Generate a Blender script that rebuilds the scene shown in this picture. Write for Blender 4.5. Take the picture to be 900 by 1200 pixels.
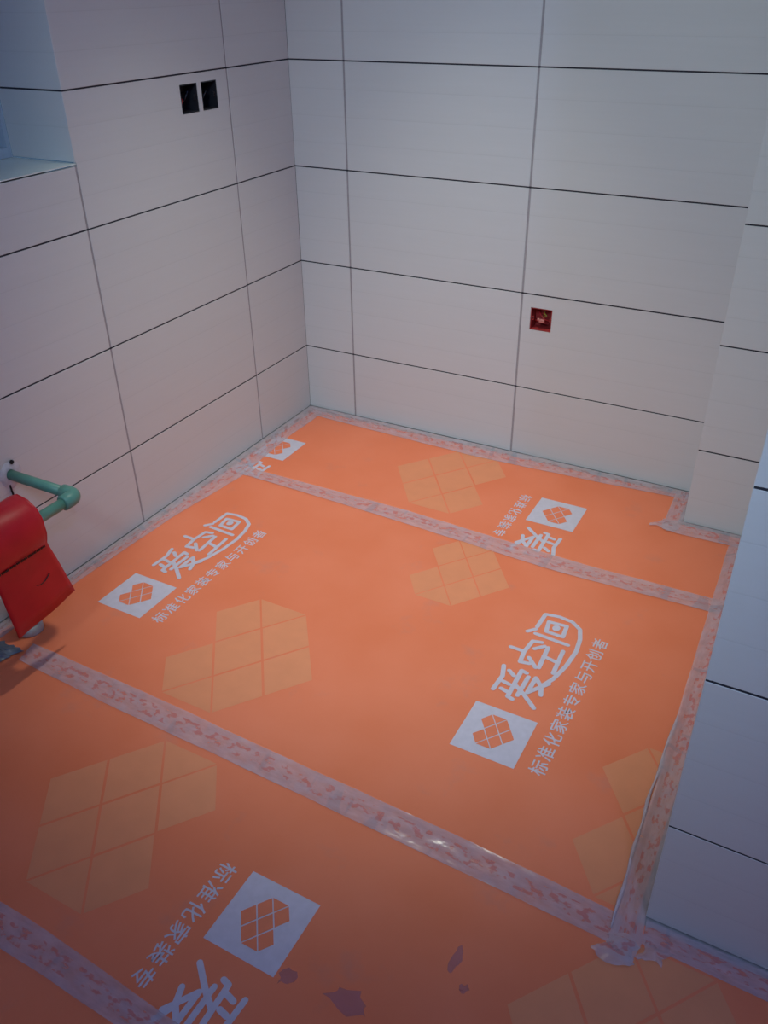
import bpy, math, random
from mathutils import Vector, Matrix
random.seed(7)
D = bpy.data
for o in list(D.objects): D.objects.remove(o)
S = bpy.context.scene
COL = S.collection

# ------------------------------------------------------------------ camera, world, lights, exposure
YAW, PITCH, ROLL = .5063, .5598, -.0155
CAM = Vector((1.6318, -2.3958, 1.341)); FPX = 1001.65
fwd = Vector((-math.sin(YAW)*math.cos(PITCH), math.cos(YAW)*math.cos(PITCH), -math.sin(PITCH)))
rt = Vector((math.cos(YAW), math.sin(YAW), 0)); up = rt.cross(fwd)
r2 = math.cos(ROLL)*rt + math.sin(ROLL)*up
u2 = -math.sin(ROLL)*rt + math.cos(ROLL)*up
cam = D.cameras.new('camera'); camo = D.objects.new('camera', cam); COL.objects.link(camo)
camo.matrix_world = Matrix(((r2.x, u2.x, -fwd.x, CAM.x), (r2.y, u2.y, -fwd.y, CAM.y), (r2.z, u2.z, -fwd.z, CAM.z), (0, 0, 0, 1)))
cam.sensor_fit = 'VERTICAL'; cam.sensor_height = 24.0; cam.lens = 24.0*FPX/1200.0
cam.clip_start = .02
S.camera = camo

w = D.worlds.new('world'); S.world = w; w.use_nodes = True
w.node_tree.nodes['Background'].inputs[0].default_value = (.16, .30, .50, 1)      # dusk sky
w.node_tree.nodes['Background'].inputs[1].default_value = .35

CEIL = 2.5
def light(name, kind, loc, energy, color, rot=(0, 0, 0), **kw):
    l = D.lights.new(name, kind); l.energy = energy; l.color = color
    for k, v in kw.items(): setattr(l, k, v)
    o = D.objects.new(name, l); o.location = loc; o.rotation_euler = rot; COL.objects.link(o)
    return o
DOWN = (.65, -.65)          # ceiling downlight over the back half of the room
light('downlight_glow', 'SPOT', (DOWN[0], DOWN[1], CEIL-.03), 122, (.985, .99, .83), shadow_soft_size=.06, spot_size=math.radians(60), spot_blend=1.0)
BULB = (2.2, -2.6, 2.2)    # cool bare bulb hanging behind the camera
light('bulb_glow', 'POINT', BULB, 24.7, (.30, .47, 1), shadow_soft_size=.045)
FILL = Vector((1.1, -2.9, 2.2)); AIM = Vector((.9, -.2, .4))     # unseen fill lamp added behind the camera, aimed at the back corner
FQ = (AIM-FILL).to_track_quat('-Z', 'Y')
light('added_fill_glow', 'SPOT', FILL+(AIM-FILL).normalized()*.065, 130, (.62, .88, .98), FQ.to_euler(), shadow_soft_size=.2, spot_size=math.radians(64), spot_blend=1.0)

vs = S.view_settings
S.display_settings.display_device = 'sRGB'
vs.view_transform = 'Standard'; vs.look = 'None'; vs.exposure = 0.0; vs.gamma = 1.0; vs.use_curve_mapping = False

# ------------------------------------------------------------------ materials
def lin(r, g, b):
    f = lambda c: (c/255/12.92) if c/255 <= .04045 else ((c/255+.055)/1.055)**2.4
    return (f(r), f(g), f(b), 1)
def mat(name, col, rough=.5, noise=0, nscale=40, bump=0, bscale=200, alpha=1, metallic=0, spec=.5, stretch=None):
    m = D.materials.new(name); m.use_nodes = True; nt = m.node_tree; N = nt.nodes; L = nt.links
    b = N['Principled BSDF']; b.inputs['Base Color'].default_value = col; b.inputs['Roughness'].default_value = rough
    b.inputs['Alpha'].default_value = alpha; b.inputs['Metallic'].default_value = metallic
    b.inputs['Specular IOR Level'].default_value = spec
    tc = N.new('ShaderNodeTexCoord'); src = tc.outputs['Object']
    if stretch:
        mp = N.new('ShaderNodeMapping'); mp.inputs['Scale'].default_value = stretch; L.new(src, mp.inputs[0]); src = mp.outputs[0]
    if noise:
        n = N.new('ShaderNodeTexNoise'); n.inputs['Scale'].default_value = nscale; n.inputs['Detail'].default_value = 5
        L.new(src, n.inputs['Vector'])
        r = N.new('ShaderNodeValToRGB'); r.color_ramp.elements[0].position = .3; r.color_ramp.elements[1].position = .7
        c = col
        r.color_ramp.elements[0].color = (c[0]*(1-noise), c[1]*(1-noise), c[2]*(1-noise), 1)
        r.color_ramp.elements[1].color = (min(1, c[0]*(1+noise)), min(1, c[1]*(1+noise)), min(1, c[2]*(1+noise)), 1)
        L.new(n.outputs['Fac'], r.inputs[0]); L.new(r.outputs[0], b.inputs['Base Color'])
    if bump:
        n = N.new('ShaderNodeTexNoise'); n.inputs['Scale'].default_value = bscale; n.inputs['Detail'].default_value = 4
        L.new(src, n.inputs['Vector'])
        bp = N.new('ShaderNodeBump'); bp.inputs['Strength'].default_value = bump; bp.inputs['Distance'].default_value = .002
        L.new(n.outputs['Fac'], bp.inputs['Height']); L.new(bp.outputs[0], b.inputs['Normal'])
    return m

def tile_material():
    m = D.materials.new('glazed_wall_tile'); m.use_nodes = True; nt = m.node_tree; N = nt.nodes; L = nt.links
    b = N['Principled BSDF']; b.inputs['Roughness'].default_value = .42; b.inputs['Specular IOR Level'].default_value = .35
    tc = N.new('ShaderNodeTexCoord'); sp = N.new('ShaderNodeSeparateXYZ'); L.new(tc.outputs['Object'], sp.inputs[0])
    def math_(op, a, bb=None, c=None):
        n = N.new('ShaderNodeMath'); n.operation = op
        for i, v in enumerate((a, bb, c)):
            if v is None: continue
            if isinstance(v, (int, float)): n.inputs[i].default_value = v
            else: L.new(v, n.inputs[i])
        return n.outputs[0]
    q = math_('MULTIPLY', math_('ABSOLUTE', math_('SUBTRACT', math_('FRACT', math_('ADD', math_('DIVIDE', sp.outputs['Z'], .075), .5)), .5)), .075)
    line = math_('SUBTRACT', 1.0, math_('SMOOTH_MIN', math_('DIVIDE', q, .0016), 1.0, .1))        # 1 on the fine pressed lines of each tile
    line = math_('MAXIMUM', line, 0.0)
    n = N.new('ShaderNodeTexNoise'); n.inputs['Scale'].default_value = 6; n.inputs['Detail'].default_value = 3
    mp = N.new('ShaderNodeMapping'); mp.inputs['Scale'].default_value = (.6, 1, 14); L.new(tc.outputs['Object'], mp.inputs[0]); L.new(mp.outputs[0], n.inputs['Vector'])
    oi = N.new('ShaderNodeObjectInfo')
    v = math_('ADD', math_('MULTIPLY', n.outputs['Fac'], .05), math_('MULTIPLY', oi.outputs['Random'], .03))
    v = math_('ADD', v, .96)
    v = math_('SUBTRACT', v, math_('MULTIPLY', line, .07))
    mx = N.new('ShaderNodeMix'); mx.data_type = 'RGBA'; mx.blend_type = 'MULTIPLY'; mx.inputs['Factor'].default_value = 1
    mx.inputs['A'].default_value = lin(205, 204, 206)
    L.new(v, mx.inputs['B']); L.new(mx.outputs['Result'], b.inputs['Base Color'])
    bp = N.new('ShaderNodeBump'); bp.inputs['Strength'].default_value = .25; bp.inputs['Distance'].default_value = .0006; bp.invert = True
    L.new(line, bp.inputs['Height']); L.new(bp.outputs[0], b.inputs['Normal'])
    return m

def film_material():
    m = D.materials.new('orange_floor_film'); m.use_nodes = True; nt = m.node_tree; N = nt.nodes; L = nt.links
    b = N['Principled BSDF']; b.inputs['Roughness'].default_value = .55; b.inputs['Specular IOR Level'].default_value = .35
    tc = N.new('ShaderNodeTexCoord')
    n = N.new('ShaderNodeTexNoise'); n.inputs['Scale'].default_value = 4.5; n.inputs['Detail'].default_value = 6
    L.new(tc.outputs['Object'], n.inputs['Vector'])
    r = N.new('ShaderNodeValToRGB'); r.color_ramp.elements[0].position = .32; r.color_ramp.elements[1].position = .68
    r.color_ramp.elements[0].color = lin(225, 120, 82); r.color_ramp.elements[1].color = lin(231, 129, 94)
    L.new(n.outputs['Fac'], r.inputs[0])
    n2 = N.new('ShaderNodeTexNoise'); n2.inputs['Scale'].default_value = 7; n2.inputs['Detail'].default_value = 8; n2.inputs['Roughness'].default_value = .6
    L.new(tc.outputs['Object'], n2.inputs['Vector'])
    r3 = N.new('ShaderNodeValToRGB'); r3.color_ramp.elements[0].position = .60; r3.color_ramp.elements[1].position = .82
    r3.color_ramp.elements[0].color = (0, 0, 0, 1); r3.color_ramp.elements[1].color = (.55, .55, .55, 1)
    L.new(n2.outputs['Fac'], r3.inputs[0])
    mx = N.new('ShaderNodeMix'); mx.data_type = 'RGBA'
    L.new(r3.outputs[0], mx.inputs['Factor']); L.new(r.outputs[0], mx.inputs['A']); mx.inputs['B'].default_value = lin(186, 132, 122)   # cement dust
    L.new(mx.outputs['Result'], b.inputs['Base Color'])
    bn = N.new('ShaderNodeTexNoise'); bn.inputs['Scale'].default_value = 16; bn.inputs['Detail'].default_value = 4
    L.new(tc.outputs['Object'], bn.inputs['Vector'])
    bp = N.new('ShaderNodeBump'); bp.inputs['Strength'].default_value = .12; bp.inputs['Distance'].default_value = .004
    L.new(bn.outputs['Fac'], bp.inputs['Height']); L.new(bp.outputs[0], b.inputs['Normal'])
    return m

def tape_material():
    # clear packing tape with a worn red print; uv.x runs along the tape in metres, uv.y across it 0..1
    m = D.materials.new('clear_printed_tape'); m.use_nodes = True; nt = m.node_tree; N = nt.nodes; L = nt.links
    b = N['Principled BSDF']; b.inputs['Roughness'].default_value = .22; b.inputs['Specular IOR Level'].default_value = .6
    uv = N.new('ShaderNodeUVMap')
    def noise(sc, scale, detail=4):
        mp = N.new('ShaderNodeMapping'); mp.inputs['Scale'].default_value = sc; L.new(uv.outputs[0], mp.inputs[0])
        n = N.new('ShaderNodeTexNoise'); n.inputs['Scale'].default_value = scale; n.inputs['Detail'].default_value = detail
        L.new(mp.outputs[0], n.inputs['Vector']); return n.outputs['Fac']
    def ramp(src, p0, c0, p1, c1):
        r = N.new('ShaderNodeValToRGB'); e = r.color_ramp.elements
        e[0].position = p0; e[0].color = c0; e[1].position = p1; e[1].color = c1; L.new(src, r.inputs[0]); return r.outputs[0]
    def uvmath(op, a, b_):
        n = N.new('ShaderNodeMath'); n.operation = op
        for k, v in enumerate((a, b_)):
            if isinstance(v, (int, float)): n.inputs[k].default_value = v
            else: L.new(v, n.inputs[k])
        return n.outputs[0]
    K = lambda v: (v, v, v, 1)
    base = ramp(noise((1, 1, 1), 28), .35, lin(196, 184, 198), .65, lin(216, 190, 196))
    sp = N.new('ShaderNodeSeparateXYZ'); L.new(uv.outputs[0], sp.inputs[0])
    band = uvmath('LESS_THAN', uvmath('ABSOLUTE', uvmath('SUBTRACT', sp.outputs['Y'], .031), 0), .016)        # row of worn printed characters
    red = ramp(noise((1, 1.5, 1), 52, 2), .52, K(0), .60, K(.55))
    red = uvmath('MULTIPLY', red, band)
    mx = N.new('ShaderNodeMix'); mx.data_type = 'RGBA'; L.new(red, mx.inputs['Factor']); L.new(base, mx.inputs['A']); mx.inputs['B'].default_value = lin(206, 84, 78)
    gr = ramp(noise((1, .18, 1), 22, 2), .60, K(0), .64, K(.6))
    m2 = N.new('ShaderNodeMix'); m2.data_type = 'RGBA'; L.new(gr, m2.inputs['Factor']); L.new(mx.outputs['Result'], m2.inputs['A']); m2.inputs['B'].default_value = lin(160, 168, 188)
    L.new(m2.outputs['Result'], b.inputs['Base Color'])
    a = ramp(noise((.5, 1.4, 1), 40), .3, K(.40), .7, K(.62)); L.new(a, b.inputs['Alpha'])
    bp = N.new('ShaderNodeBump'); bp.inputs['Strength'].default_value = .35; bp.inputs['Distance'].default_value = .004
    L.new(noise((.5, 1, 1), 55, 2), bp.inputs['Height']); L.new(bp.outputs[0], b.inputs['Normal'])
    return m

M = dict(
    tile=tile_material(), film=film_material(), tape=tape_material(),
    tape_fold=mat('folded_tape', lin(206, 196, 208), .25, .08, 60, .3, 120, alpha=.6),
    joint=mat('joint_backing', lin(44, 44, 54), .9, .15, 60),
    grout=mat('grey_grout', lin(158, 152, 156), .9, .08, 80),
    cement=mat('cement_floor', lin(150, 146, 148), .9, .15, 25, .3, 120),
    paint=mat('white_paint', lin(215, 214, 210), .8, .03, 8),
    sill=mat('pale_stone_sill', lin(214, 222, 218), .35, .04, 18),
    white_print=mat('white_print', lin(194, 188, 204), .5, .05, 60),
    orange_print=mat('orange_print', lin(226, 122, 86), .5, .04, 30),
    ochre_print=mat('ochre_print', lin(222, 139, 99), .5, .03, 20),
    stain=mat('violet_grey_stain', lin(156, 122, 150), .6, .15, 60, alpha=.35),
    pipe=mat('green_ppr_plastic', lin(88, 142, 130), .42, .06, 40),
    mortar=mat('white_mortar', lin(196, 192, 200), .95, .12, 60, .6, 150),
    dark=mat('dark_hole', lin(22, 20, 26), .9),
    red=mat('red_plastic', lin(196, 18, 36), .42, .06, 30, .15, 40),
    blackprint=mat('black_print', lin(46, 10, 16), .5),
    pvc=mat('grey_pvc', lin(170, 172, 182), .4, .1, 60),
    boxblack=mat('black_box_plastic', lin(34, 34, 42), .5),
    boxred=mat('red_box_plastic', lin(158, 48, 50), .5, .15, 60),
    wire_red=mat('red_wire', lin(170, 40, 50), .4),
    wire_green=mat('yellow_green_wire', lin(150, 140, 50), .4),
    wire_blue=mat('blue_wire', lin(36, 38, 52), .4),
    connector=mat('pale_connector', lin(196, 122, 116), .35),
    alu=mat('pale_aluminium', lin(176, 190, 204), .4, .04, 30),
    glass=mat('dusty_glass', lin(140, 170, 200), .15, .15, 14, alpha=.6),
    sticker=mat('blue_film_print', lin(176, 196, 214), .4, .3, 50),
    scrap=mat('dark_plastic_scrap', lin(78, 90, 108), .35, .25, 30),
    steel=mat('brushed_steel', lin(180, 180, 180), .3, metallic=1),
)
def emit(name, col, st):
    m = D.materials.new(name); m.use_nodes = True; b = m.node_tree.nodes['Principled BSDF']
    b.inputs['Base Color'].default_value = (.8, .8, .8, 1); b.inputs['Emission Color'].default_value = col; b.inputs['Emission Strength'].default_value = st
    return m
M['lens'] = emit('lamp_lens', (.95, 1, .93, 1), 2); M['bulb'] = emit('bulb_glass', (.45, .72, 1, 1), 2)

# ------------------------------------------------------------------ helpers
class MB:
    def __init__(s): s.v = []; s.f = []
    def add(s, vs_, fs):
        o = len(s.v); s.v += [tuple(p) for p in vs_]; s.f += [tuple(i+o for i in f) for f in fs]; return s
    def box(s, a, b):
        x0, y0, z0 = a; x1, y1, z1 = b
        return s.add([(x0, y0, z0), (x1, y0, z0), (x1, y1, z0), (x0, y1, z0), (x0, y0, z1), (x1, y0, z1), (x1, y1, z1), (x0, y1, z1)],
                     [(3, 2, 1, 0), (4, 5, 6, 7), (0, 1, 5, 4), (1, 2, 6, 5), (2, 3, 7, 6), (3, 0, 4, 7)])
    def tube(s, pts, r, n=12, caps=True):
        pts = [Vector(p) for p in pts]; rr = r if isinstance(r, (list, tuple)) else [r]*len(pts)
        rings = []; ref = None
        for i, p in enumerate(pts):
            d = (pts[min(i+1, len(pts)-1)]-pts[max(i-1, 0)]).normalized()
            if ref is None: ref = Vector((0, 0, 1)) if abs(d.z) < .9 else Vector((1, 0, 0))
            a = (ref-d*ref.dot(d)).normalized(); bb = d.cross(a); ref = a
            rings.append([p+rr[i]*(math.cos(2*math.pi*k/n)*a+math.sin(2*math.pi*k/n)*bb) for k in range(n)])
        vs_ = [q for g in rings for q in g]; fs = []
        for i in range(len(rings)-1):
            for k in range(n): fs.append((i*n+k, i*n+(k+1) % n, (i+1)*n+(k+1) % n, (i+1)*n+k))
        if caps: fs += [tuple(reversed(range(n))), tuple((len(rings)-1)*n+k for k in range(n))]
        return s.add(vs_, fs)
    def prism(s, poly, z0, z1):
        n = len(poly)
        return s.add([(x, y, z0) for x, y in poly]+[(x, y, z1) for x, y in poly],
                     [tuple(reversed(range(n))), tuple(range(n, 2*n))]+[(i, (i+1) % n, n+(i+1) % n, n+i) for i in range(n)])
    def mesh(s, name, m, smooth=False):
        me = D.meshes.new(name); me.from_pydata(s.v, [], s.f); me.update()
        if m: me.materials.append(m)
        if smooth: me.polygons.foreach_set('use_smooth', [True]*len(me.polygons))
        return me
    def build(s, name, m, parent=None, smooth=False, loc=(0, 0, 0)):
        return obj(name, s.mesh(name, m, smooth), parent, loc)
def obj(name, me, parent=None, loc=(0, 0, 0), rz=0):
    o = D.objects.new(name, me); COL.objects.link(o); o.location = loc; o.rotation_euler.z = rz
    if parent: o.parent = parent
    return o
def tag(o, label=None, cat=None, group=None, kind=None):
    if label: o['label'] = label
    if cat: o['category'] = cat
    if group: o['group'] = group
    if kind: o['kind'] = kind
    return o
def empty(name, loc=(0, 0, 0)):
    o = D.objects.new(name, None); COL.objects.link(o); o.location = loc; o.empty_display_size = .1; return o
def bevel(o, wd=.002, seg=2):
    b = o.modifiers.new('bevel', 'BEVEL'); b.width = wd; b.segments = seg; b.limit_method = 'ANGLE'; return o

# ------------------------------------------------------------------ the room
H0, H = .2352, .300
ZC = [0.0, H0]+[H0+H*i for i in range(1, 8)]; ZC = [z for z in ZC if z < CEIL-.02]+[CEIL]
TT = .008                       # tile thickness
XP, DP, XR, YB = 1.3856, .1792, 1.5939, 1.4463
XE, YN = 3.0, -4.2              # far right and rear of the room
SZ, JY, WY = .985, -.8955, -2.09    # window sill height, near the joint; window opening from JY to WY
WTOP = 2.0352
CX, CXL = MB(), None

floor_ = MB().box((-.3, YN, -.1), (XE, .3, 0)).build('floor', M['cement']); tag(floor_, kind='structure')
ceil_ = MB().box((-.3, YN, CEIL), (XE, .3, CEIL+.1)).build('ceiling', M['paint']); tag(ceil_, kind='structure')

def structure(name, boxes, m=None):
    mb = MB()
    for a, b in boxes: mb.box(a, b)
    return tag(mb.build(name, m or M['joint']), kind='structure')
wall_back = structure('wall_back', [((-.3, TT, 0), (XP+TT, .3, CEIL))])
wall_left = structure('wall_left', [((-.3, JY+TT, 0), (-TT, TT, CEIL)), ((-.3, WY, 0), (-TT, JY+TT, SZ-.03)), ((-.3, WY, WTOP), (-TT, JY+TT, CEIL)), ((-.3, YN, 0), (-TT, WY, CEIL))])
wall_pier = structure('wall_pier', [((XP+TT, -DP+TT, 0), (XR+TT, .3, CEIL))])
wall_right = structure('wall_right', [((XR+TT, -YB+TT, 0), (XE, .3, CEIL))])
wall_side = structure('wall_side', [((XE-.02, YN, 0), (XE+.2, -YB+TT, CEIL))], M['paint'])
wall_rear = structure('wall_rear', [((-.3, YN-.2, 0), (XE+.2, YN, CEIL))], M['paint'])

HG, VG = .0019, .0031           # half joints
cache = {}
def tile_mesh(u0, u1, z0, z1, holes=()):
    """tile in local coordinates, face towards -y, z measured from the nominal tile centre"""
    key = (round(u0, 4), round(u1, 4), round(z0, 4), round(z1, 4), tuple(holes))
    if key in cache: return cache[key]
    mb = MB()
    if not holes:
        c = .0005
        v = [(u0, TT, z0), (u1, TT, z0), (u1, TT, z1), (u0, TT, z1), (u0, c, z0), (u1, c, z0), (u1, c, z1), (u0, c, z1),
             (u0+c, 0, z0+c), (u1-c, 0, z0+c), (u1-c, 0, z1-c), (u0+c, 0, z1-c)]
        mb.add(v, [(0, 3, 2, 1), (0, 1, 5, 4), (1, 2, 6, 5), (2, 3, 7, 6), (3, 0, 4, 7), (4, 5, 9, 8), (5, 6, 10, 9), (6, 7, 11, 10), (7, 4, 8, 11), (8, 9, 10, 11)])
    else:
        us = sorted({u0, u1, *[h[0] for h in holes], *[h[1] for h in holes]}); zs = sorted({z0, z1, *[h[2] for h in holes], *[h[3] for h in holes]})
        def solid(i, j):
            if i < 0 or j < 0 or i >= len(us)-1 or j >= len(zs)-1: return False
            cu, cz = (us[i]+us[i+1])/2, (zs[j]+zs[j+1])/2
            return not any(h[0] < cu < h[1] and h[2] < cz < h[3] for h in holes)
        for i in range(len(us)-1):
            for j in range(len(zs)-1):
                if not solid(i, j): continue
                a, b, c, d = us[i], us[i+1], zs[j], zs[j+1]
                q = [(a, 0, c), (b, 0, c), (b, 0, d), (a, 0, d), (a, TT, c), (b, TT, c), (b, TT, d), (a, TT, d)]
                fs = [(0, 1, 2, 3), (7, 6, 5, 4)]
                if not solid(i, j-1): fs.append((4, 5, 1, 0))
                if not solid(i, j+1): fs.append((3, 2, 6, 7))
                if not solid(i-1, j): fs.append((4, 0, 3, 7))
                if not solid(i+1, j): fs.append((1, 5, 6, 2))
                mb.add(q, fs)
    cache[key] = mb.mesh('tile', M['tile']); return cache[key]

def tiling(parent, origin, rz, ucuts, zcuts=ZC, skip=None, holes=(), vjoint=True):
    """tiles on a wall plane; local u runs along the rotated x axis from origin; holes in (u0,u1,z0,z1)"""
    R = Matrix.Rotation(rz, 4, 'Z'); O = Vector(origin)
    for i in range(len(ucuts)-1):
        for j in range(len(zcuts)-1):
            a, b, c, d = ucuts[i], ucuts[i+1], zcuts[j], zcuts[j+1]
            if skip:
                s = skip(a, b, c, d)
                if s is None: continue
                a, b, c, d = s
            uc = (a+b)/2; zc = H0+H*math.ceil((d-H0-1e-4)/H)-H/2
            if d == CEIL: zc = (c+H/2)
            lo = .003 if c == 0 else HG
            hs = tuple((round(h[0]-uc, 4), round(h[1]-uc, 4), round(h[2]-zc, 4), round(h[3]-zc, 4)) for h in holes if a < h[0] < b and c < h[2] < d)
            me = tile_mesh(round(a-uc+(VG if i else .0002), 4), round(b-uc-(VG if i < len(ucuts)-2 else .0002), 4), round(c-zc+lo, 4), round(d-zc-HG, 4), hs)
            p = O+R @ Vector((uc, random.uniform(-.0003, .0003), zc))
            o = obj('tile', me, parent, p, rz)
    if vjoint:
        mb = MB()
        for u in ucuts[1:-1]:
            mb.box((u-VG-.001, .0012, .002), (u+VG+.001, TT, CEIL-.002)) if not skip else None
        if mb.v: obj('grout', mb.mesh('grout', M['grout']), parent, O, rz)
    mb = MB()
    for z in zcuts[1:-1]:
        u0, u1 = ucuts[0], ucuts[-1]
        if skip and SZ < z < WTOP-.01: u0 = JY
        mb.box((u0+.001, .0007, z-HG-.0005), (u1-.001, TT+.0005, z+HG+.0005))
    if mb.v: obj('joint_line', mb.mesh('joint_line', M['joint']), parent, O, rz)

BOXB = (.8175, .8845, .427, .496)
tiling(wall_back, (0, 0, 0), 0, [0, .1921, .7874, XP], holes=[BOXB])
# left wall: u = +y, faces +x
BOXL = [(-.503, -.433, 1.041, 1.111), (-.4175, -.351, 1.041, 1.111)]
def skipw(a, b, c, d):
    if b <= JY+.01 and a >= WY-.01:           # window columns
        if c >= SZ and d <= WTOP+.01: return None
        if c < SZ < d: return (a, b, c, SZ-.005)
    return (a, b, c, d)
LC = [YN, -3.277, -2.683, WY, -1.4888, JY, -.3022, 0]
tiling(wall_left, (0, 0, 0), math.pi/2, LC, skip=skipw, holes=BOXL)
mb = MB()
for y, z1 in ((-.3022, CEIL), (-1.4888, SZ-.006), (JY, SZ-.006), (WY, CEIL), (-2.683, CEIL), (-3.277, CEIL)):
    mb.box((-TT, y-VG-.001, .002), (-.0012, y+VG+.001, z1-.002))
mb.build('grout', M['grout'], wall_left)
# window reveal: far jamb facing -y, and the near one facing +y
tiling(wall_left, (-.205, JY, 0), 0, [0, .205], zcuts=[SZ]+[z for z in ZC if SZ < z < WTOP+.01], vjoint=False)
# pier: left face (-x) and front face (-y)
tiling(wall_pier, (XP, 0, 0), -math.pi/2, [0, DP], vjoint=False)
tiling(wall_pier, (0, -DP, 0), 0, [XP, XR], vjoint=False)
# projecting wall on the right: return face (-x), then the front (-y)
tiling(wall_right, (XR, 0, 0), -math.pi/2, [DP, .5, 1.0, YB])
tiling(wall_right, (0, -YB, 0), 0, [XR, XR+.594, XR+1.188, XE])

# window
win = tag(empty('window_1', (-.2, (JY+WY)/2, SZ)), kind='structure')
def wpart(mb, name, m): 
    o = mb.build(name, m, win); o.location = (.2, -(JY+WY)/2, -SZ); return o
wpart(MB().box((-.30, WY, SZ-.0035), (-.0002, JY+.001, SZ-.0008)), 'window_sill', M['sill'])
fx0, fx1 = -.265, -.205
fr = MB().box((fx0, WY, SZ), (fx1, JY-.001, SZ+.022)).box((fx0, WY, WTOP-.05), (fx1, JY-.001, WTOP-.002)).box((fx0, JY-.012, SZ+.022), (fx1, JY-.001, WTOP-.05)).box((fx0, WY, SZ+.022), (fx1, WY+.04, WTOP-.05)).box((fx0, -1.515, SZ+.022), (fx1, -1.465, WTOP-.05))
wpart(fr, 'window_frame', M['alu'])
for a, b in ((WY+.04, -1.515), (-1.465, JY-.012)):
    wpart(MB().box((-.24, a, SZ+.022), (-.235, b, WTOP-.05)), 'pane', M['glass'])
mb = MB()
for k in range(26):
    y = random.uniform(-1.44, JY-.03); z = SZ+.03+random.random()*.9; q = random.uniform(.006, .022); h_ = random.uniform(.006, .02)
    mb.box((-.2345, y-q, z), (-.2335, y+q, z+h_))
wpart(mb, 'film_print', M['sticker'])['kind'] = 'stuff'

# ------------------------------------------------------------------ orange film sheets
FZ = .0016
def sheet(name, poly, label):
    o = tag(MB().prism(poly, .0002, FZ).build(name, M['film']), label, 'floor film', 'orange protective film sheets'); return o
s_back = sheet('floor_film', [(.034, -.030), (.030, -.537), (XR-.012, -.537), (XR-.012, -DP-.016), (XP-.014, -DP-.016), (XP-.014, -.030)], 'orange protective film sheet along the back wall, cut around the tiled pier')
s_mid = sheet('floor_film', [(.030, -.5374), (.026, -1.475), (XR-.012, -1.49), (XR-.012, -.5374)], 'large orange protective film sheet with two logos across the middle of the floor')
s_front = sheet('floor_film', [(.026, -1.4754), (.022, -1.970), (XE-.05, -1.970), (XE-.05, -YB-.016), (XR-.010, -YB-.016), (XR-.011, -1.4904)], 'narrow orange protective film sheet in front, reaching below the projecting right wall')
s_near = sheet('floor_film', [(.022, -1.9704), (.022, YN+.05), (XE-.05, YN+.05), (XE-.05, -1.9704)], 'orange protective film sheet nearest the viewer, at the bottom left corner')

# prints: text frame (tx along the reading direction, ty up); dirn=+1 reads towards the back wall, -1 towards the viewer
def tw(p, org, dirn): return (org[0]-dirn*p[1], org[1]+dirn*p[0])
A_, B_ = (.095, .07), (.095, -.07)
def heart_cells(c, s, gap):
    """cells of the heart about its notch c, in the text frame"""
    cells = [[(0, 0), (1, 0), (1, 1), (0, 1)], [(-1, 0), (0, 0), (0, 1), (-1, 1)], [(-1, 1), (0, 1), (0, 2), (-1, 2)], [(-2, 1), (-1, 1), (-1, 2), (-2, 2)],
             [(-2, 0), (-1, 0), (-1, 1), (-2, 1)], [(-1, -1), (0, -1), (0, 0), (-1, 0)], [(0, 1), (1, 1), (0, 2)], [(-2, 0), (-1, -1), (-1, 0)]]
    out = []
    for cell in cells:
        mx = sum(i for i, j in cell)/len(cell); my = sum(j for i, j in cell)/len(cell)
        k = 1-gap
        pts = [(mx+(i-mx)*k, my+(j-my)*k) for i, j in cell]
        out.append([(c[0]+s*(i*A_[0]+j*B_[0]), c[1]+s*(i*A_[1]+j*B_[1])) for i, j in pts])
    return out
def flat(polys, z0, z1, org, dirn, name, m, parent, clip=None):
    mb = MB()
    for poly in polys:
        q = [tw(p, org, dirn) for p in poly]
        if clip: q = clip_poly(q, clip)
        if len(q) < 3: continue
        area = sum(q[i][0]*q[(i+1) % len(q)][1]-q[(i+1) % len(q)][0]*q[i][1] for i in range(len(q)))
        if area < 0: q.reverse()
        z = z1+8e-6*len(mb.f)
        mb.add([(x, y, z) for x, y in q], [tuple(range(len(q)))])
    return mb.build(name, m, parent) if mb.v else None
def clip_poly(q, box):
    x0, x1, y0, y1 = box
    for ax, val, sg in ((0, x0, 1), (0, x1, -1), (1, y0, 1), (1, y1, -1)):
        out = []
        for i in range(len(q)):
            a, b = q[i-1], q[i]; da, db = sg*(a[ax]-val), sg*(b[ax]-val)
            if (da >= 0) != (db >= 0):
                t = da/(da-db); out.append((a[0]+t*(b[0]-a[0]), a[1]+t*(b[1]-a[1])))
            if db >= 0: out.append(b)
        q = out
        if not q: break
    return q
STROKES = [
 [(.438, .109), (.493, .107), (.499, .073), (.494, .039), (.475, .014), (.44, .003), (.394, -.002), (.336, .003), (.282, .015), (.245, .032)],
 [(.411, .124), (.428, .109)], [(.412, .104), (.407, .022)], [(.469, .09), (.472, .046), (.43, .042), (.431, .084), (.469, .09)], [(.4535, .066), (.4525, .066)],
 [(.34, .139), (.339, .107)], [(.388, .079), (.383, .1), (.339, .105), (.301, .101), (.305, .08)], [(.324, .088), (.299, .063)], [(.359, .087), (.378, .069)],
 [(.377, .060), (.302, .056)], [(.344, .059), (.337, .024)], [(.381, .025), (.299, .021)],
 [(.272, .129), (.239, .119), (.190, .122)], [(.262, .112), (.251, .097)], [(.223, .111), (.220, .096)], [(.200, .107), (.196, .091)],
 [(.272, .074), (.275, .087), (.183, .085), (.180, .073)], [(.262, .066), (.196, .067)], [(.226, .085), (.206, .057), (.176, .022)], [(.267, .05), (.214, .051)],
 [(.267, .05), (.245, .030), (.22, .022)], [(.214, .051), (.245, .030), (.262, .018)]]
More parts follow.
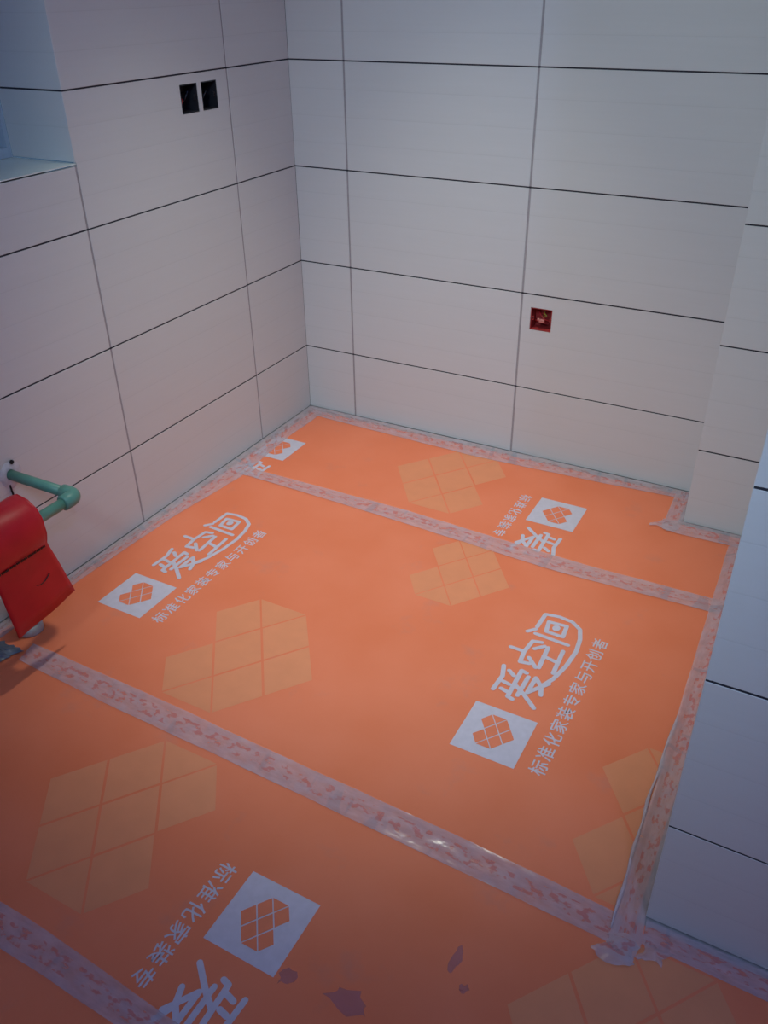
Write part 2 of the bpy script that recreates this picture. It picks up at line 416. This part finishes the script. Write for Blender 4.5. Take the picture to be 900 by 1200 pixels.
def stroke_polys(line, wd):
    out = []
    for i, p in enumerate(line):
        out.append([(p[0]+wd/2*math.cos(2*math.pi*k/10), p[1]+wd/2*math.sin(2*math.pi*k/10)) for k in range(10)])
        if i:
            a, b = Vector(line[i-1]), Vector(p); d = (b-a).normalized(); n = Vector((-d.y, d.x))*wd/2
            out.append([tuple(a+n), tuple(b+n), tuple(b-n), tuple(a-n)])
    return out
def text_mesh(body, size, spacing):
    cu = D.curves.new('slogan', 'FONT'); cu.body = body; cu.size = size; cu.space_character = spacing; cu.resolution_u = 2; cu.extrude = .0001; cu.offset = size*.008
    o = D.objects.new('slogan', cu); COL.objects.link(o)
    bpy.context.view_layer.update()
    dg = bpy.context.evaluated_depsgraph_get()
    me = D.meshes.new_from_object(o.evaluated_get(dg)); D.objects.remove(o); D.curves.remove(cu)
    me.materials.clear(); me.materials.append(M['white_print']); return me
def logo(parent, org, dirn, clip=None, nchar=11):
    """square emblem, three brush characters and the slogan; org = lower left of the emblem in the text frame"""
    sq = flat([[(0, 0), (.14, 0), (.14, .14), (0, .14)]], FZ-.0006, FZ+.0003, org, dirn, 'printed_emblem', M['white_print'], parent, clip)
    tag(sq, 'white square emblem with an orange heart of tiles')
    flat(heart_cells((.072, .094), .245, .085), FZ-.0004, FZ+.0006, org, dirn, 'emblem_heart', M['orange_print'], sq, clip)
    polys = [p for s in STROKES for p in stroke_polys(s, .0106)]+[[(.453+.0115*math.cos(math.pi*k/8), .066+.0095*math.sin(math.pi*k/8)) for k in range(16)]]
    tag(flat(polys, FZ-.0006, FZ+.0003, org, dirn, 'printed_lettering', M['white_print'], parent, clip), 'white brush lettering of three characters')
    if nchar:
        me = text_mesh('标准化家装专家与开创者'[:nchar], .0385, 1.175)
        p = tw((.007, -.0575), org, dirn)
        t = obj('printed_slogan', me, parent, (p[0], p[1], FZ+.0002), dirn*math.pi/2); tag(t, 'white slogan print')
mid_clip = (.03, XR-.02, -1.474, -.538)
logo(s_mid, (.294, -1.24), 1); logo(s_mid, (1.284, -1.254), 1)
back_clip = (.034, XR-.014, -.536, -.032)
logo(s_back, (.980, -.236), -1, back_clip, 6); logo(s_back, (.010, -.262), -1, back_clip, 0)
front_clip = (.024, XR+1, -1.969, -1.478)
logo(s_front, (.962, -1.685), -1, front_clip, 6)
def heart(parent, notch, s, dirn, clip):
    o = flat([[(p[0], p[1]) for p in c] for c in heart_cells((0, 0), s, .05)], FZ-.0006, FZ+.00015, notch, dirn, 'printed_heart', M['ochre_print'], parent, clip)
    tag(o, 'pale ochre heart made of printed squares')
heart(s_mid, (.515, -1.226), 1, 1, mid_clip)
heart(s_mid, (.854, -.701), .735, 1, mid_clip)
heart(s_mid, (1.505, -1.262), 1, 1, (.03, XR-.014, -1.474, -.538))
heart(s_back, (.772, -.262), .98, -1, back_clip)
heart(s_front, (.755, -1.705), .98, -1, front_clip)
heart(s_front, (1.72, -1.69), 1.0, -1, front_clip)
# stains on the front sheet
def blob(c, r, n=14, jag=.45, sx=1, sy=1, seed=0):
    rr = random.Random(seed); return [(c[0]+sx*r*(1+jag*(rr.random()-.5)*2)*math.cos(2*math.pi*k/n), c[1]+sy*r*(1+jag*(rr.random()-.5)*2)*math.sin(2*math.pi*k/n)) for k in range(n)]
STAINS = [((1.345, -1.66), .012, .6, 1.9), ((1.375, -1.70), .008, 1, 1), ((1.425, -1.745), .008, 1, 1), ((1.46, -1.735), .013, 1.4, .8), ((1.225, -1.80), .022, 1.6, .8), ((1.12, -1.815), .014, 1, 1), ((1.29, -1.86), .03, 1.3, 1), ((1.235, -1.86), .02, 1.5, .7)]
mb = MB()
for k, (c, r, sx, sy) in enumerate(STAINS): mb.prism(blob(c, r, sx=sx, sy=sy, seed=k), FZ-.0003, FZ+.0004)
mb.build('stain', M['stain'], s_front)['kind'] = 'stuff'

# ------------------------------------------------------------------ tapes
def lerp_path(path, t):
    L_ = [0]
    for a, b in zip(path, path[1:]): L_.append(L_[-1]+math.dist(a, b))
    d = t*L_[-1]
    for i in range(len(path)-1):
        if d <= L_[i+1] or i == len(path)-2:
            f = (d-L_[i])/(L_[i+1]-L_[i]); return tuple(path[i][k]+f*(path[i+1][k]-path[i][k]) for k in range(2))
def tape(label, ea, eb, seed, z=.0022, amp=.0009, ridge=None, name='packing_tape'):
    """strip between the edge polylines ea and eb (metres on the floor), crinkled; ridge = (across, height, from, to)"""
    r = random.Random(seed); ln = max(sum(math.dist(a, b) for a, b in zip(e, e[1:])) for e in (ea, eb))
    n = max(8, int(ln/.012)); m_ = 9; ph = [r.uniform(0, 6.3) for _ in range(8)]
    V, F, UV = [], [], []
    for i in range(n+1):
        t = i/n; a, b = lerp_path(ea, t), lerp_path(eb, t); s = t*ln
        wob = .0022*math.sin(9*s+ph[0])+.0016*math.sin(31*s+ph[1])
        for j in range(m_):
            q = j/(m_-1); k = q+wob*(1 if j else 1)*8*(q-.5)
            x = a[0]+k*(b[0]-a[0]); y = a[1]+k*(b[1]-a[1])
            h = amp*(.5+.5*math.sin(14*q+ph[2]+1.6*math.sin(7*s+ph[3])))*(.5+.5*math.sin(17*s+ph[4]+5*q))
            h += amp*.8*max(0, math.sin(47*s+ph[5]+9*q))*r.random()
            if ridge and ridge[2] <= t <= ridge[3]:
                e = math.sin(math.pi*(t-ridge[2])/(ridge[3]-ridge[2]))**.5
                h += ridge[1]*e*max(0, 1-abs(q-ridge[0])/.2)
            V.append((x, y, z+h)); UV.append((s+seed*1.7, q*.062))
    for i in range(n):
        for j in range(m_-1):
            a = i*m_+j; F.append((a, a+m_, a+m_+1, a+1))
    me = D.meshes.new(name); me.from_pydata(V, [], F); me.update(); me.materials.append(M['tape'])
    if me.polygons[0].normal.z < 0: me.flip_normals()
    uvl = me.uv_layers.new(name='UVMap')
    for lp in me.loops: uvl.data[lp.index].uv = UV[lp.vertex_index]
    me.polygons.foreach_set('use_smooth', [True]*len(me.polygons))
    return tag(obj(name, me), label, 'tape', 'clear packing tape strips')
tape('clear tape strip sealing the film along the left wall', [(.003, -.004), (.003, -1.62)], [(.075, -.03), (.07, -.25), (.092, -.55), (.056, -.85), (.045, -1.2), (.05, -1.62)], 1)
tape('clear tape strip sealing the film along the back wall', [(.004, -.004), (XP-.004, -.004)], [(.06, -.066), (.68, -.09), (1.1, -.07), (XP-.01, -.052)], 2, z=.0030)
tape('short clear tape strip beside the left face of the tiled pier', [(XP-.002, -.01), (XP-.003, -.235)], [(XP-.055, -.01), (XP-.048, -.235)], 3, z=.0036)
tape('clear tape strip at the foot of the tiled pier front', [(XP-.055, -DP-.012), (XP, -DP-.003), (XR-.004, -DP-.003)], [(XP-.05, -DP-.062), (XP, -DP-.072), (XR-.004, -DP-.066)], 4, z=.0042)
tape('long clear tape strip between the back and middle film sheets', [(.085, -.491), (.66, -.49), (1.21, -.516), (1.588, -.507)], [(.075, -.536), (.58, -.55), (1.115, -.579), (1.588, -.566)], 5, z=.0034)
tape('clear tape strip between the middle and front film sheets', [(.135, -1.431), (.535, -1.435), (1.29, -1.451), (1.56, -1.462)], [(.150, -1.490), (.42, -1.499), (1.18, -1.511), (1.565, -1.521)], 6, z=.0030, amp=.0012)
tape('clear tape strip along the lower left corner between the two nearest films', [(.03, -1.938), (.73, -1.939), (1.0, -1.951), (2.2, -1.96)], [(.03, -1.998), (.79, -1.996), (1.0, -2.0), (2.2, -2.02)], 7, z=.0030, amp=.0012)
rt_ = tape('clear creased tape strip along the right wall edge of the film', [(1.592, -.186), (1.592, -1.43), (1.600, -1.50), (1.592, -1.545)], [(1.522, -.25), (1.528, -.58), (1.538, -.93), (1.546, -1.37), (1.550, -1.478), (1.548, -1.522)], 8, z=.0040, ridge=(.93, .011, .40, .97))
MB().tube([(1.539+.0015*math.sin(k*1.3), -.955-.0285*k, .007+.0015*math.sin(k*2.1)) if k < 10 else (1.539+.0010*(k-9)+.001*math.sin(k*1.3), -.955-.0285*k, .008) for k in range(20)], [.0008]+[.0030+.0010*math.sin(k*1.7) for k in range(18)]+[.001], 8).build('crease', M['tape_fold'], rt_, True)
tape('clear tape strip with red print at the foot of the projecting right wall', [(1.597, -1.451), (2.4, -1.451)], [(1.600, -1.497), (2.4, -1.508)], 9, z=.0028)
def crumple(label, c, size, seed, flatz=.35):
    r = random.Random(seed); V, F, UV = [], [], []; n = 10
    for i in range(n+1):
        for j in range(n+1):
            u, v = i/n-.5, j/n-.5; e = 1-max(abs(u), abs(v))*2
            u, v = u*(1+.25*math.sin(5*v+seed)), v*(1+.3*math.sin(6*u+2*seed))
            V.append((c[0]+size[0]*u+.25*size[0]*v+r.uniform(-.0015, .0015), c[1]+size[1]*v+r.uniform(-.0015, .0015), .0055+max(0, e)**.6*flatz*min(size)*.4*(.6+.5*math.sin(9*u+seed)*math.sin(7*v+2*seed)+.35*r.random()))); UV.append((u*size[0]+seed, (v+.5)*size[1]))
    for i in range(n):
        for j in range(n): a = i*(n+1)+j; F.append((a, a+n+1, a+n+2, a+1))
    me = D.meshes.new('tape_scrap'); me.from_pydata(V, [], F); me.update(); me.materials.append(M['tape'])
    uvl = me.uv_layers.new(name='UVMap')
    for lp in me.loops: uvl.data[lp.index].uv = UV[lp.vertex_index]
    me.polygons.foreach_set('use_smooth', [True]*len(me.polygons))
    return tag(obj('tape_scrap', me), label, 'tape scrap', 'crumpled tape ends')
crumple('crumpled whitish tape end at the corner of the tiled pier', (1.345, -.222), (.06, .045), 3)
crumple('crumpled tape end at the foot of the right wall corner', (1.568, -1.525), (.055, .05), 4, .3)
crumple('small bunched tape end right of the crumpled corner tape', (1.622, -1.508), (.04, .03), 5, .45)

# ------------------------------------------------------------------ plumbing and the red cover
PY, PZ, PX, PY2 = -1.277, .353, .213, -1.62
loop = tag(empty('water_pipe', (0, PY, PZ)), 'green plastic water pipe loop coming out of the left wall', 'pipe')
def part(mb, name, m, parent, smooth=True):
    o = mb.build(name, m, parent, smooth); o.location = (-parent.location[0], -parent.location[1], -parent.location[2]); return o
PR = .0125
for y in (PY, PY2):
    part(MB().tube([(-.008, y, PZ), (PX-.02, y, PZ)], PR, 20), 'pipe_run', M['pipe'], loop)
part(MB().tube([(PX, PY-.02, PZ), (PX, PY2+.02, PZ)], PR, 20), 'pipe_run', M['pipe'], loop)
for y, s in ((PY, -1), (PY2, 1)):
    ctr = (PX, y)
    pts = [(PX-.040, y, PZ), (PX-.038, y, PZ), (PX-.016, y, PZ)]
    pts += [(PX-.016+.016*math.sin(a), y+s*.016*(1-math.cos(a)), PZ) for a in [math.pi/12*k for k in range(1, 7)]]
    pts += [(PX, y+s*.038, PZ), (PX, y+s*.040, PZ)]
    e = part(MB().tube(pts, [.0150]+[.0178]*(len(pts)-2)+[.0150], 20), 'elbow', M['pipe'], loop)
# mortar patch and hole where the pipe leaves the wall
for y, lab in ((PY, 'white mortar patch around the green pipe at the left wall'), (PY2, 'white mortar patch around the second pipe end near the viewer')):
    r = random.Random(int(-y*100)); n = 22; V = []; F = []
    for ring, (rad, dx) in enumerate(((.0125, .004), (.022, .005), (.031, .0004))):
        for k in range(n):
            q = rad*(1+(.28*(r.random()-.5) if ring else 0)); V.append((dx, y+q*math.cos(2*math.pi*k/n), PZ+q*1.1*math.sin(2*math.pi*k/n)))
    for ring in range(2):
        for k in range(n): F.append((ring*n+k, (ring+1)*n+k, (ring+1)*n+(k+1) % n, ring*n+(k+1) % n))
    pm = MB().add(V, F).build('mortar_patch', M['mortar'], None, True); tag(pm, lab, 'mortar')
    if y == PY:
        MB().tube([(.0035, y+.010, PZ+.030), (.0062, y+.010, PZ+.030)], .0055, 10).build('pit', M['dark'], pm)
        MB().tube([(.003, y-.010, PZ-.022), (.003, y-.007, PZ-.06)], .0022, 6).build('dark_line', M['dark'], pm)  # thin dark line running down from the pipe

# red cover hung over the pipe: shell profile (x, z), lofted along y
prof = [(.176, .275), (.170, .34), (.168, .392), (.174, .412), (.192, .420), (.222, .414), (.245, .398), (.254, .378), (.256, .342), (.251, .322), (.243, .312), (.240, .300), (.240, .26), (.238, .22), (.236, .18), (.234, .146)]
def redshell():
    n = 16; V = []; F = []; m_ = len(prof)
    for i in range(n+1):
        t = i/n
        for k, (x, z) in enumerate(prof):
            drop = max(0, min(1, (.312-z)/.166)) if k > 9 else 0
            y0, y1 = -1.402+.046*drop, -1.545+.020*drop
            yy = y0+t*(y1-y0)
            bul = .0025*math.sin(math.pi*t)+.0012*math.sin(9*t+k*.7)
            e = 1 if 0 < i < n else .0
            V.append((x+bul*(1 if k > 5 else -.5)-(0 if e or k > 9 else .003), yy, z+.0015*math.sin(7*t+k)*e*(0 if k == m_-1 else 1)-.018*t*drop-(.003 if not e and k < 9 else 0)))
    for i in range(n):
        for k in range(m_-1): a = i*m_+k; F.append((a, a+1, a+m_+1, a+m_))
    # right and left end faces of the bulging top
    for i in (0, n):
        base = i*m_; ids = [base+k for k in range(1, 11)]; F.append(tuple(ids) if i == 0 else tuple(reversed(ids)))
    return MB().add(V, F)
bag = tag(empty('hanging_cover', (.21, -1.45, .11)), 'red plastic cover hung over the green pipe by the left wall', 'cover')
shell = part(redshell(), 'cover_shell', M['red'], bag, True)
sol = shell.modifiers.new('solid', 'SOLIDIFY'); sol.thickness = .0025; sol.offset = 0
ms = shell.data; 
mb = MB(); rr = random.Random(4)
y = -1.412
while y > -1.535:
    L_ = rr.uniform(.004, .009); h_ = rr.uniform(.003, .0055)
    mb.box((.2465, y-L_, .3075-h_/2), (.2485, y, .3075+h_/2)); y -= L_+rr.uniform(.001, .003)
part(mb, 'printed_line', M['blackprint'], bag, False)
mb = MB().tube([(.2405+.0015, -1.415-.008*k, .235-.012*abs(math.sin(k*.5))) for k in range(6)], .0012, 6)
part(mb, 'crease_mark', M['blackprint'], bag)

# drain stub on the floor under the cover
stub = tag(empty('drain_pipe_stub', (.088, -1.398, .002)), 'short grey plastic drain pipe stub standing under the red cover', 'drain pipe')
part(MB().tube([(.088, -1.398, .002), (.088, -1.398, .10)], .025, 20), 'pipe_body', M['pvc'], stub)
part(MB().tube([(.088, -1.398, .0018), (.088, -1.398, .006), (.088, -1.398, .022), (.088, -1.398, .024)], [.031, .032, .031, .026], 20), 'collar', M['pvc'], stub)
part(MB().tube([(.088, -1.398, .085), (.088, -1.398, .104)], [.0285, .0285], 20), 'cap', M['pvc'], stub)

# crumpled dark scrap at the left end of the tape
r = random.Random(11); V = []; F = []; n = 8
for i in range(n+1):
    for j in range(n+1):
        u, v = i/n-.5, j/n-.5; e = max(0, 1-2*max(abs(u), abs(v)))
        V.append((.088+.072*u+.02*v+r.uniform(-.005, .005), -1.497+.07*v+r.uniform(-.005, .005), .005+e**.7*.012*(.4+r.random())))
for i in range(n):
    for j in range(n): a = i*(n+1)+j; F.append((a, a+n+1, a+n+2, a+1))
tag(MB().add(V, F).build('plastic_scrap', M['scrap']), 'crumpled dark blue-grey plastic scrap at the left end of the tape', 'plastic scrap')

# ------------------------------------------------------------------ junction boxes
def junction_box(loc, rz, w_, h_, m, label, wires, cat='junction box'):
    """open flush box; local -y faces the room, loc at the lower centre of the opening"""
    e = tag(empty('junction_box', loc), label, cat); e.rotation_euler.z = rz
    d, t = .046, .0022; a = w_/2-.0008; h0, h1 = .0008, h_-.0008
    mb = MB().box((-a, d-t, h0), (a, d, h1)).box((-a, .001, h0), (-a+t, d-t, h1)).box((a-t, .001, h0), (a, d-t, h1)).box((-a+t, .001, h0), (a-t, d-t, h0+t)).box((-a+t, .001, h1-t), (a-t, d-t, h1))
    mb.build('box_body', m, e)
    for s in (-1, 1):
        lug = MB().box((s*(a-t)-.006 if s > 0 else -a+t, .006, h_/2-.006), (a-t if s > 0 else -a+t+.006, .012, h_/2+.006)).build('screw_lug', m, e)
        MB().tube([(s*(a-t-.003), .0055, h_/2), (s*(a-t-.003), .007, h_/2)], .002, 8).build('screw_hole', M['dark'], lug)
    for k, (m2, p) in enumerate(wires): MB().tube(p, .0022, 8).build('wire', m2, e, True)
    return e
W3 = lambda s: [(M['wire_red'], [(-.02, .043, .012), (-.022, .02, .02), (-.006, .012, .030), (.006, .02, .022)]),
      (M['wire_blue'], [(.012, .043, .05), (.010, .02, .054), (-.004, .016, .040)])]
# walls are backed by a solid block: open a recess look with a dark niche behind each box is the box itself, so the block is cut
def cut_niche(wall, a, b):
    c = MB().box(a, b).build('niche_cutter', M['dark'])
    md = wall.modifiers.new('niche', 'BOOLEAN'); md.operation = 'DIFFERENCE'; md.object = c; md.solver = 'EXACT'
    bpy.context.view_layer.update(); dg = bpy.context.evaluated_depsgraph_get()
    me = D.meshes.new_from_object(wall.evaluated_get(dg)); wall.modifiers.remove(md); wall.data = me
    D.objects.remove(c)
for (a, b, c, d) in BOXL: cut_niche(wall_left, (-.06, a, c), (.01, b, d))
cut_niche(wall_back, (BOXB[0], -.01, BOXB[2]), (BOXB[1], .06, BOXB[3]))
bl = BOXL[0]; junction_box((0, (bl[0]+bl[1])/2, bl[2]), math.pi/2, bl[1]-bl[0], bl[3]-bl[2], M['boxblack'], 'open dark socket box, left one of the pair on the left wall', [(M['wire_red'], [(-.025, .043, .02), (-.024, .012, .018), (-.02, .008, .032), (-.012, .02, .036), (-.012, .04, .03)]), (M['wire_blue'], [(.010, .043, .045), (.012, .015, .05), (.002, .02, .03)])])
bl = BOXL[1]; junction_box((0, (bl[0]+bl[1])/2, bl[2]), math.pi/2, bl[1]-bl[0], bl[3]-bl[2], M['boxblack'], 'open dark socket box, right one of the pair on the left wall', [(M['wire_blue'], [(-.012, .043, .02), (-.012, .014, .03), (-.002, .012, .044), (.008, .03, .04)])])
bb = BOXB; jb = junction_box(((bb[0]+bb[1])/2, 0, bb[2]), 0, bb[1]-bb[0], bb[3]-bb[2], M['boxred'], 'open red socket box with wires low on the back wall', [
    (M['wire_red'], [(-.02, .043, .05), (-.01, .016, .05), (.006, .012, .034), (.022, .02, .028), (.024, .042, .03)]),
    (M['wire_green'], [(.0, .043, .055), (.004, .014, .052), (.014, .010, .046), (.006, .012, .040), (-.006, .03, .04)]),
    (M['wire_red'], [(-.024, .043, .02), (-.022, .018, .026), (-.004, .012, .026), (.010, .014, .022), (.02, .03, .02)])])
bevel(MB().box((-.010, .008, .022), (.008, .018, .033)).build('connector', M['connector'], jb), .003)
MB().tube([(-.008, .013, .030), (-.011, .006, .033)], .004, 10).build('connector', M['connector'], jb, True)

# ------------------------------------------------------------------ lamps of the room and an added fill lamp (above and behind the view)
dl = tag(empty('ceiling_downlight', (DOWN[0], DOWN[1], CEIL)), 'round recessed ceiling downlight above the back of the room', 'ceiling light')
part(MB().tube([(DOWN[0], DOWN[1], CEIL-.012), (DOWN[0], DOWN[1], CEIL-.0005)], [.078, .085], 32), 'trim_ring', M['alu'], dl)
part(MB().tube([(DOWN[0], DOWN[1], CEIL-.016), (DOWN[0], DOWN[1], CEIL-.0125)], [.060, .062], 32), 'lens', M['lens'], dl)
pb = tag(empty('pendant_bulb', (BULB[0], BULB[1], CEIL)), 'bare bulb hanging on a cord behind the viewer', 'bulb')
part(MB().tube([(BULB[0], BULB[1], CEIL), (BULB[0], BULB[1], BULB[2]+.12)], .003, 8), 'cord', M['boxblack'], pb)
part(MB().tube([(BULB[0], BULB[1], BULB[2]+.13), (BULB[0], BULB[1], BULB[2]+.06)], [.014, .018], 16), 'socket', M['boxblack'], pb)
part(MB().tube([(BULB[0], BULB[1], BULB[2]+.06), (BULB[0], BULB[1], BULB[2]+.052)], [.017, .016], 16), 'contact', M['steel'], pb)
fl_ = tag(empty('added_fill_lamp', (FILL.x, FILL.y, 0.002)), 'added fill lamp on a tripod stand, unseen behind the viewer', 'added_fill_lamp')
part(MB().tube([(FILL.x, FILL.y-.06, .5), (FILL.x, FILL.y-.06, FILL.z-.15)], .012, 12), 'pole', M['boxblack'], fl_)
for k in range(3):
    a = 2*math.pi*k/3+.4
    part(MB().tube([(FILL.x, FILL.y-.06, .62), (FILL.x+.34*math.cos(a), FILL.y-.06+.34*math.sin(a), .012)], .009, 10), 'leg', M['boxblack'], fl_)
hd = MB().box((-.21, -.16, -.0), (.21, .16, .045)); h_ = hd.build('lamp_head', M['boxblack'], fl_)
h_.location = (0, 0, FILL.z-.002); h_.rotation_euler = FQ.to_euler()
ln_ = MB().box((-.19, -.14, -.004), (.19, .14, -.0005)).build('lens', M['lens'], h_)
